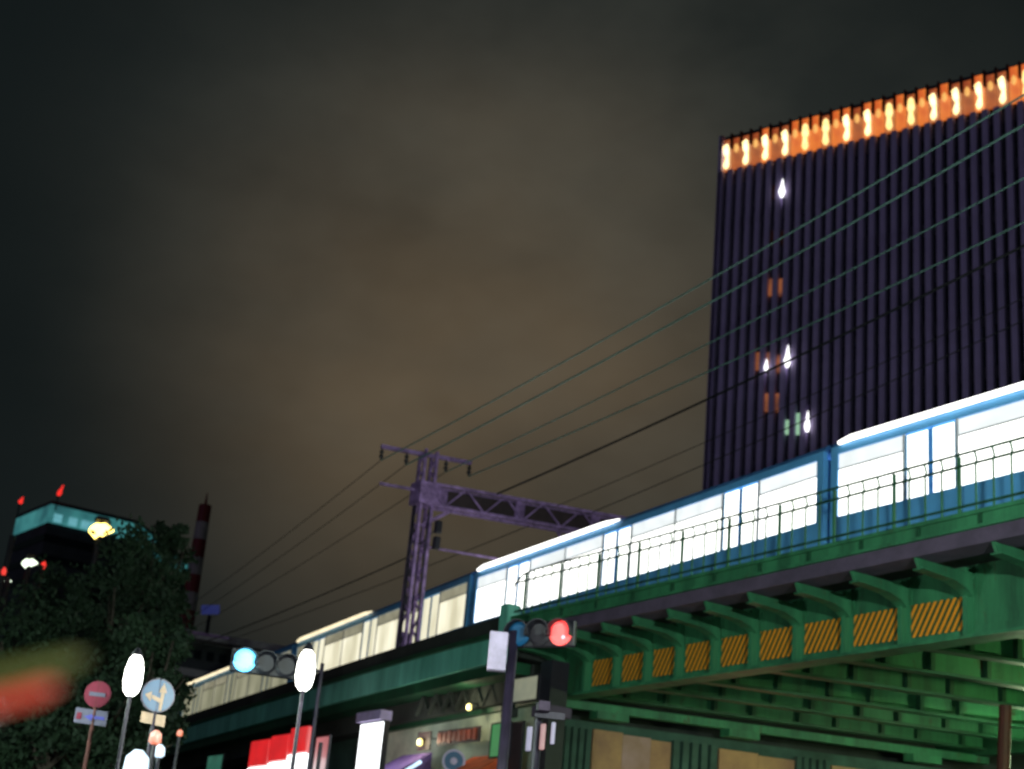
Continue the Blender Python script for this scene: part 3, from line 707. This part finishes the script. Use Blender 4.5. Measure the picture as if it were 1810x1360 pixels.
def mast_light(px0, py0, px1, py1, d, label):
    a = at_depth(px0, py0, d); b = at_depth(px1, py1, d); t = thing('obstacle_light', label, 'warning light', tuple(a), 'red obstacle lights')
    MB().tube([a, a.lerp(b, .3), a.lerp(b, .6), b], [d*.0011, d*.0016, d*.0008, d*.0004], 8).build('lens', E_reds, t, smooth=True)
    MB().tube([a-Vector((0, 0, 3)), a], d*.0005, 6).build('stalk', M_black, t)
mast_light(103, 876, 112, 858, 299, 'red obstacle light on thin mast at the corner of the cyan topped tower')
mast_light(35, 890, 41, 879, 299, 'red obstacle light at the far left above the cyan topped tower')
def flood(px, py, d, s, m, label, pole=True):
    p = at_depth(px, py, d); t = thing('flood_lamp', label, 'lamp', (p.x, p.y, 0))
    MB().tube([p-RT*s*.5-zz*s*.1, p-RT*s*.2-zz*s*.25, p+RT*s*.3-zz*s*.1, p+RT*s*.7-zz*s*.2], [s*.2, s*.45, s*.3, s*.08], 10).build('lamp_glass', m, t, smooth=True)
    MB().box(p.x-s*.3, p.x+s*.3, p.y-s*.3, p.y+s*.3, p.z+s*.3, p.z+s*.5).build('hood', M_black, t)
    MB().tube([(p.x, p.y, 0), (p.x, p.y, p.z+s*.3)], .12, 8).build('pole', M_black, t)
flood(178, 932, 60, .75, E_yel, 'bright yellow flood lamp among the tree tops')
flood(52, 992, 62, .5, E_pale, 'pale white lamp left of the trees below the cyan topped tower')
flood(14, 1026, 62, .22, E_pale, 'tiny pale lamp at the far left edge')
flood(22, 950, 64, .18, E_tealdoor, 'tiny teal lamp at the far left below the tower')
for (px, py, lab) in ((77, 999, 'small red lamp right of the pale white lamp'), (7, 1010, 'small red lamp at the left edge of the view')):
    p = at_depth(px, py, 61.5); t = thing('tail_lamp', lab, 'warning light', (p.x, p.y, 0))
    MB().tube([p-zz*.16, p, p+zz*.16], [.07, .11, .04], 8).build('lens', E_reds, t); MB().tube([(p.x, p.y, 0), p-zz*.16], .06, 6).build('stalk', M_black, t)

# red and white mast
pm = at_depth(362, 900, 150); sm_ = thing('striped_mast', 'tall slim mast in dull red and white bands rising behind the trees', 'mast', (pm.x, pm.y, 0))
zt = at_depth(362, 893, 150).z; bh = 1.75
z = zt; k = 0
while z > 1.8:
    r0 = .62+(zt-z)*.014; r1 = .62+(zt-z+bh)*.014
    MB().tube([(pm.x, pm.y, z-bh), (pm.x, pm.y, z-.01)], [r1, r0], 12).build('band', M_rw_w if k % 2 else M_rw_r, sm_); z -= bh; k += 1
MB().tube([(pm.x, pm.y, zt), (pm.x, pm.y, zt+1.3)], [.18, .04], 8).build('spire', M_rw_r, sm_)

# low station building behind the line
sb = thing('station_building', 'low dim station building with pale roof ledges behind the far end of the train', 'building', tuple(at_depth(450, 1200, 105).xy)+(0,))
q0 = at_depth(300, 1110, 105); q1 = at_z(640, 1168, q0.z); dq = (q1-q0); nq = Vector((dq.y, -dq.x, 0)).normalized()
if nq.dot(CAM-q0) < 0: nq = -nq
MB().prism([(q0.x, q0.y, 0), (q1.x, q1.y, 0), (q1.x, q1.y, q0.z-.7), (q0.x, q0.y, q0.z-.7)], -nq*15).build('wall', M_farb, sb)
for k, dz in enumerate((0, 2.6, 4.4, 6.2)):
    a = q0+nq*.9; b = q1+nq*.9; zq = q0.z-dz
    MB().prism([(a.x, a.y, zq-.55), (b.x, b.y, zq-.55), (b.x, b.y, zq-.05), (a.x, a.y, zq-.05)], -nq*(1.6)).build('roof_ledge' if k == 0 else 'ledge', M_ledge, sb)
for k in range(16):
    for dz in (1.2, 3.2, 5.0):
        a = q0+dq*((k+.2)/16)+nq*.05; b = q0+dq*((k+.75)/16)+nq*.05; zq = q0.z-dz
        MB().prism([(a.x, a.y, zq-.6), (b.x, b.y, zq-.6), (b.x, b.y, zq), (a.x, a.y, zq)], nq*.06).build('window', M_glass, sb)
p = at_depth(372, 1078, 104); t = thing('rooftop_sign', 'small dim blue light sign on the station roof beside the striped mast', 'lit sign', (p.x, p.y, q0.z))
MB().beam(p-RT*.6, p+RT*.6, .3, .6, UP).build('face', E_bluel, t); MB().box(p.x-.1, p.x+.1, p.y-.1, p.y+.1, q0.z-.6, p.z-.4).build('leg', M_black, t)

# ------------------------------------------------------------ trees
def make_tree(px, py_top, d, rad, label, seed, squash=1.25, leaves=9000):
    rnd = random.Random(seed)
    top = at_depth(px, py_top, d); g = Vector((top.x, top.y, 0)); t = thing('street_tree', label, 'tree', tuple(g), 'street trees at the left')
    H = top.z; ch = rad*squash; cc = Vector((top.x, top.y, H-ch))
    tr = MB(); tr.tube([g-Vector((0, 0, .1)), g+Vector((.05, 0, 1.5)), g+Vector((-.1, .1, 4)), cc+Vector((0, 0, ch*.3))], [.30, .22, .17, .05], 10)
    for k in range(16):
        a = rnd.uniform(0, 6.28); s = g.lerp(cc, rnd.uniform(.45, 1)); e_ = cc+Vector((math.cos(a)*rad*.75, math.sin(a)*rad*.75, rnd.uniform(-.5, .7)*ch))
        m_ = s.lerp(e_, .5)+Vector((0, 0, -.2)); tr.tube([s, m_, e_], [.09, .055, .02], 6)
    tr.build('trunk', M_bark, t, smooth=True)
    clumps = []
    for k in range(60):
        while 1:
            v = Vector((rnd.uniform(-1, 1), rnd.uniform(-1, 1), rnd.uniform(-1, 1)))
            if .35 < v.length < 1: break
        clumps.append((cc+Vector((v.x*rad, v.y*rad, v.z*ch)), rnd.uniform(.28, .62)*rad*.55))
    vs = []; fs = []
    for k in range(leaves):
        c0, r0 = clumps[rnd.randrange(len(clumps))]
        v = Vector((rnd.gauss(0, .5), rnd.gauss(0, .5), rnd.gauss(0, .45)))*r0; p = c0+v; s = rnd.uniform(.04, .11)
        a = Vector((rnd.uniform(-1, 1), rnd.uniform(-1, 1), rnd.uniform(-1, 1))).normalized(); b = a.orthogonal().normalized(); i = len(vs)
        vs += [p-a*s, p+b*s*.5, p+a*s, p-b*s*.5]; fs.append([i, i+1, i+2, i+3])
    me = bpy.data.meshes.new('crown'); me.from_pydata([v-g for v in vs], [], fs); me.materials.append(M_leaf)
    link('crown', me, t)
make_tree(170, 985, 42, 2.0, 'broad dark tree in front of the cyan topped tower, holding the yellow lamp', 1, 1.3, 12000)
make_tree(245, 928, 40, 1.45, 'dark round headed tree between the yellow lamp and the striped mast', 2, 2.4, 12000)
make_tree(310, 880, 44, .75, 'slim tall dark tree beside the red and white striped mast', 3, 3.4, 8000)
make_tree(45, 1060, 36, 2.0, 'low dark tree at the left edge above the blurred bright board', 4, 1.2, 9000)
make_tree(285, 1075, 34, 1.0, 'low dark tree behind the round blue arrow sign', 5, 2.2, 9000)
make_tree(170, 1130, 33, 1.6, 'low dark tree behind the round red sign', 6, 1.3, 8000)

# ------------------------------------------------------------ street lamps
def street_lamp(px, py, d, label, power, col=(1, 1, .88)):
    p = at_depth(px, py, d); t = thing('street_lamp', label, 'street lamp', (p.x, p.y, 0), 'street lamps')
    MB().tube([p-zz*.26, p-zz*.20, p-zz*.08, p+zz*.08, p+zz*.22, p+zz*.27], [.05, .10, .125, .12, .09, .05], 14).build('lantern', E_street, t, smooth=True)
    MB().tube([(p.x, p.y, p.z+.27), (p.x, p.y, p.z+.31), (p.x, p.y, p.z+.37)], [.08, .06, .02], 14).build('cap', M_black, t)
    MB().tube([(p.x, p.y, .1), (p.x, p.y, .6), (p.x, p.y, .65), (p.x, p.y, p.z-.26)], [.08, .08, .032, .025], 10).build('pole', M_pole, t)
    glow('lamp_light', p-Vector((.0, .0, .0)), power, col, t, .2)
    return t
street_lamp(236, 1195, 20, 'white globe street lamp between the round red and round blue signs', 160)
street_lamp(540, 1186, 20, 'white globe street lamp in front of the dim train carriages', 800)

# tall lamps added out of view to light the near side of the bridge
def added_tall_lamp(loc, label, power, col):
    x, y, z = loc; t = thing('street_lamp', label, 'street lamp', (x, y-1.6, 0), 'added tall lamps')
    MB().tube([(x, y-1.6, 0), (x, y-1.6, z-.6), (x, y-1.45, z-.1), (x, y-1.0, z+.12), (x, y-.5, z+.14)], [.1, .07, .06, .05, .04], 10).build('pole', M_pole, t)
    hd = MB().box(x-.16, x+.16, y-.55, y+.2, z+.02, z+.20).build('head', M_rgrey, t, .04)
    MB().box(x-.12, x+.12, y-.45, y+.15, z-.02, z+.015).build('lens', E_street, hd)
    glow('lamp_light', (x, y-.15, z-.15), power, col, t, .15)
added_tall_lamp((-4.5, 10.5, 7.0), 'added unseen tall lamp at the near kerb right of the view, lighting the bridge', 7500, (.86, 1, .90))
added_tall_lamp((-22.5, 4.2, 5.6), 'added unseen tall lamp across the road below the view', 1500, (.80, 1, .88))

# lamps under the bridge
def tube_lamp(p, d, label, power, col):
    p = Vector(p); t = thing('bridge_lamp', label, 'lamp', tuple(p), 'lamps under the bridge')
    MB().box(p.x-.6, p.x+.6, p.y-.08, p.y+.08, p.z, p.z+.1).build('housing', M_rgrey, t)
    MB().tube([(p.x-.55, p.y, p.z-.03), (p.x+.55, p.y, p.z-.03)], .025, 8).build('tube', E_tube, t)
    glow('lamp_light', (p.x, p.y, p.z-.15), power, col, t, .2)
tube_lamp((-17.5, 26.5, 7.2), 0, 'tube lamp hung under the bridge towards the right', 480, (.6, 1, .4))
tube_lamp((-23.5, 29.5, 6.9), 0, 'tube lamp hung under the middle of the bridge', 420, (.75, 1, .55))
p = Vector((-29.6, 25.5, 3.0)); t = thing('bulkhead_lamp', 'warm lamp on a low post lighting the abutment wall', 'lamp', (p.x, p.y, 0), 'lamps under the bridge')
MB().tube([(p.x, p.y, 0), (p.x, p.y, p.z-.2)], .05, 8).build('post', M_black, t); MB().tube([p-zz*.2, p, p+zz*.15], [.1, .13, .04], 10).build('globe', E_ylow, t)
glow('lamp_light', p+zz*.0, 420, (1, .60, .36), t, .15)

# ------------------------------------------------------------ traffic signals
def signal(px, py, d, face, lit, label, flip=False):
    p = at_depth(px, py, d); fx = Vector(face).normalized(); sx = fx.cross(zz).normalized()
    if sx.dot(RT) < 0: sx = -sx
    t = thing('traffic_signal', label, 'traffic signal', tuple(p))
    def P(u, v, w_=0): return p+sx*u+zz*v+fx*w_
    i = 2 if lit == 'red' else 0
    o = -.36*(i-0) if i else 0
    us = [(-.72, 'g'), (-.36, 'y'), (0, 'r')] if lit == 'red' else [(0, 'g'), (.36, 'y'), (.72, 'r')]
    lo = us[0][0]-.22; hi = us[-1][0]+.22
    MB().hexa([P(lo, -.2, -.1), P(hi, -.2, -.1), P(hi, -.2, 0), P(lo, -.2, 0), P(lo, .2, -.1), P(hi, .2, -.1), P(hi, .2, 0), P(lo, .2, 0)]).build('housing', M_black, t, .02)
    for u, c_ in us:
        m = {'g': M_bluesign, 'y': M_black, 'r': M_black}[c_]
        if lit == 'red' and c_ == 'r': m = E_red
        if lit == 'green' and c_ == 'g': m = E_cyan
        MB().tube([P(u, 0, .001), P(u, 0, .03), P(u, 0, .06)], [.19, .19, .14], 20).build('lens', m, t, smooth=False)
        hv = MB(); n = 12
        for k in range(n):
            a0 = math.pi*(-.08+1.16*k/n); a1 = math.pi*(-.08+1.16*(k+1)/n); q = []
            for (r, w2) in ((.195, .0), (.21, .0), (.21, .14), (.195, .14)):
                for a in (a0, a1): q.append(P(u+math.cos(a)*r, math.sin(a)*r, w2))
            hv.hexa([q[0], q[1], q[3], q[2], q[6], q[7], q[5], q[4]])
        hv.build('visor', M_black, t)
    if lit == 'red': MB().tube([P(.07, -.07, .062), P(.07, -.07, .07)], [.03, .02], 14).build('lens_centre', E_redc, t)
    return t, p, P
sf = (CAM-at_depth(990, 1118, 23)); sf.z = 0; sf = Matrix.Rotation(math.radians(-28), 3, 'Z') @ sf
ts, pr, PR = signal(992, 1120, 23, sf, 'red', 'traffic signal showing red, hung from the dark pole in front of the bridge')
pp = at_depth(898, 1240, 23)
sp_ = thing('signal_pole', 'slim dark violet signal pole with a lavender cabinet near its top', 'pole', (pp.x, pp.y, 0))
MB().tube([(pp.x, pp.y, 0), (pp.x, pp.y, 3), (pp.x, pp.y, 6.2)], [.11, .09, .07], 12).build('shaft', M_pole, sp_, smooth=True)
MB().beam((pp.x, pp.y, pr.z+.10), PR(-.9, .10, -.15), .06, .06).build('arm', M_pole, sp_)
cb = at_depth(880, 1150, 22.8); 
fxv = (CAM-cb); fxv.z = 0; fxv.normalize(); sxv = Vector((-fxv.y, fxv.x, 0))
q = [cb+sxv*u+fxv*v_+zz*w2 for w2 in (-.29, .29) for u, v_ in ((-.14, 0), (.14, 0), (.14, -.2), (-.14, -.2))]
MB().hexa(q).build('cabinet', M_lav, sp_, .015)
gf = (CAM-at_depth(432, 1166, 26)); gf.z = 0; gf = Matrix.Rotation(math.radians(8), 3, 'Z') @ gf
tg, pg, PG = signal(432, 1168, 26, gf, 'green', 'traffic signal showing blue green in front of the far end of the train')
gp = at_depth(560, 1250, 26.5)
g2 = thing('signal_pole', 'thin dark pole with an arm carrying the green signal', 'pole', (gp.x, gp.y, 0))
MB().tube([(gp.x, gp.y, .1), (gp.x, gp.y, pg.z+.2)], .035, 10).build('shaft', M_pole, g2); MB().beam((gp.x, gp.y, pg.z+.05), PG(.94, .05, -.12), .05, .05).build('arm', M_pole, g2)
glow('signal_glow', pg+gf.normalized()*.25, 3, (.1, .8, 1), None, .1).name = 'signal_light'

# banner post by the abutment
bp = at_depth(950, 1300, 23.5); bt = thing('banner_post', 'dark violet post with narrow lit lavender and pink banners before the abutment', 'banner post', (bp.x, bp.y, 0))
MB().tube([(bp.x, bp.y, 0), (bp.x, bp.y, at_depth(950, 1240, 23.5).z)], .065, 10).build('shaft', M_pole, bt)
def banner(px, py0, py1, wpx, m, d=23.4):
    a = at_depth(px, py0, d); b = at_depth(px, py1, d); h_ = wpx*d/F_PX/2
    MB().beam((a.x, a.y, b.z), (a.x, a.y, a.z), h_*2, .05, (0, 1, 0)).build('banner', m, bt, .01)
banner(937, 1285, 1330, 11, E_lavl); banner(961, 1280, 1328, 11, E_pink); banner(979, 1277, 1318, 7, E_lavl)
MB().beam(at_depth(945, 1262, 23.4), at_depth(998, 1268, 23.4), .08, .10).build('arm', M_pole, bt)
MB().beam(at_depth(952, 1248, 23.3), at_depth(972, 1250, 23.3), .2, .14).build('lamp_head', M_edge, bt)

# ------------------------------------------------------------ round road signs
def sign_frame(px, py, d, yaw=0):
    p = at_depth(px, py, d); fx = (CAM-p); fx.z = 0; fx.normalize(); fx = Matrix.Rotation(math.radians(yaw), 3, 'Z') @ fx
    sx = Vector((-fx.y, fx.x, 0))
    if sx.dot(RT) < 0: sx = -sx
    return p, (lambda u, v, w_=0: p+sx*u+zz*v+fx*w_), fx
D1 = 22.0
p, P, fx = sign_frame(279, 1230, D1, 12); u_ = D1/F_PX
t = thing('round_sign', 'round blue road sign with cream arrows ahead and left above a cream plate', 'road sign', (p.x, p.y, 0))
disc(MB(), p, .245, .02, 32, fx).build('rim', M_plate, t); disc(MB(), p+fx*.022, .225, .006, 32, fx).build('face', M_bluesign, t)
def flat(pts, m, name, w0=.031, th=.006):
    i = MB(); i.prism([P(a, b, w0) for a, b in pts], fx*th); i.build(name, m, t)
flat([(.035, -.21), (.075, -.21), (.085, .04), (.035, .04)], M_cream, 'arrow_stem')
flat([(.0, .045), (.115, .045), (.06, .19)], M_cream, 'arrow_head')
flat([(-.09, -.055), (.033, -.10), (.033, -.04), (-.09, .0)], M_cream, 'arrow_branch')
flat([(-.10, -.10), (-.10, .045), (-.19, -.01)], M_cream, 'arrow_head')
pl = MB(); q = [P(a, b, w2) for w2 in (0, .02) for a, b in ((-.19, -.40), (.16, -.43), (.16, -.27), (-.19, -.25))]
pl.hexa(q).build('plate', M_cream, t)
MB().tube([(p.x, p.y, 0), (p.x, p.y, p.z+.25)], .03, 8).build('post', M_pole, t)
p, P, fx = sign_frame(173, 1228, D1+1, -10)
t = thing('round_sign', 'dull red round road sign with a faint bar above a grey violet plate', 'road sign', (p.x, p.y, 0))
disc(MB(), p, .20, .02, 32, fx).build('rim', M_red, t); disc(MB(), p+fx*.022, .185, .006, 32, fx).build('face', M_red, t)
flat([(-.12, -.03), (.12, -.035), (.12, .025), (-.12, .03)], M_plate, 'bar')
q = [P(a, b, w2) for w2 in (0, .02) for a, b in ((-.28, -.44), (.20, -.46), (.20, -.24), (-.28, -.22))]
MB().hexa(q).build('plate', M_plate, t)
flat([(-.14, -.34), (-.02, -.30), (-.02, -.32), (.16, -.325), (.16, -.37), (-.02, -.365), (-.02, -.40)], M_plateb, 'printed_arrow', .021)
flat([(-.25, -.39), (-.18, -.39), (-.18, -.29), (-.25, -.29)], M_red, 'printed_mark', .021)
MB().tube([(p.x, p.y, 0), (p.x, p.y, p.z+.2)], .03, 8).build('post', M_rust, t)

# lantern and glow under the blue sign
def lantern(px, py, d, m, s, label, cat='lantern'):
    p = at_depth(px, py, d); t = thing('lantern', label, cat, (p.x, p.y, 0))
    MB().tube([p-zz*s, p-zz*s*.6, p+zz*s*.5, p+zz*s], [s*.4, s*.9, s*.8, s*.3], 12).build('shade', m, t, smooth=True)
    MB().tube([(p.x, p.y, 0), p-zz*s], .03, 8).build('post', M_black, t)
lantern(275, 1304, 21, E_org, .10, 'orange lantern below the round blue road sign')
lantern(282, 1328, 21.2, E_blu, .09, 'small pale blue lantern just under the orange lantern')
lantern(241, 1352, 21, E_blu, .20, 'bright blue white lantern at the bottom edge below the left street lamp')
lantern(318, 1296, 26, E_org, .06, 'tiny orange lamp at the left end of the viaduct')

# rust red pipe at the right under the bridge
p = at_y(1772, 1300, 27); tag(MB().tube([(p.x, p.y, 0), (p.x, p.y, 6.2), (p.x+.1, p.y, 7.6)], .14, 10).build('drain_pipe', M_rust), 'rusty red drain pipe hanging under the right side of the bridge', 'pipe')

# out of focus board close to the camera at the left edge
D2 = .70
bd = at_depth(-60, 1290, D2); nb_ = thing('banner_sign', 'blurred glowing board with yellow green and red stripes close by at the left edge', 'lit sign', (bd.x, bd.y, 0))
def nearq(c, m, name, dd=0):
    q = [at_depth(x_, y_, D2+dd) for x_, y_ in c]; MB().prism(q, FW*.012).build(name, m, nb_)
nearq([(-260, 1232), (110, 1162), (150, 1168), (120, 1184), (-260, 1255)], E_strY, 'yellow_green_stripe')
nearq([(-260, 1290), (70, 1210), (98, 1220), (70, 1238), (-260, 1318)], E_strR, 'red_stripe')
po = at_depth(-200, 1290, D2+.03); MB().tube([(po.x, po.y, 0), (po.x, po.y, po.z+.12)], .012, 8).build('post', M_black, nb_)
for yy in (1240, 1300):
    a = at_depth(-200, yy, D2+.02); b = at_depth(-10, yy-46, D2+.02); MB().beam(a, b, .006, .006).build('batten', M_black, nb_)
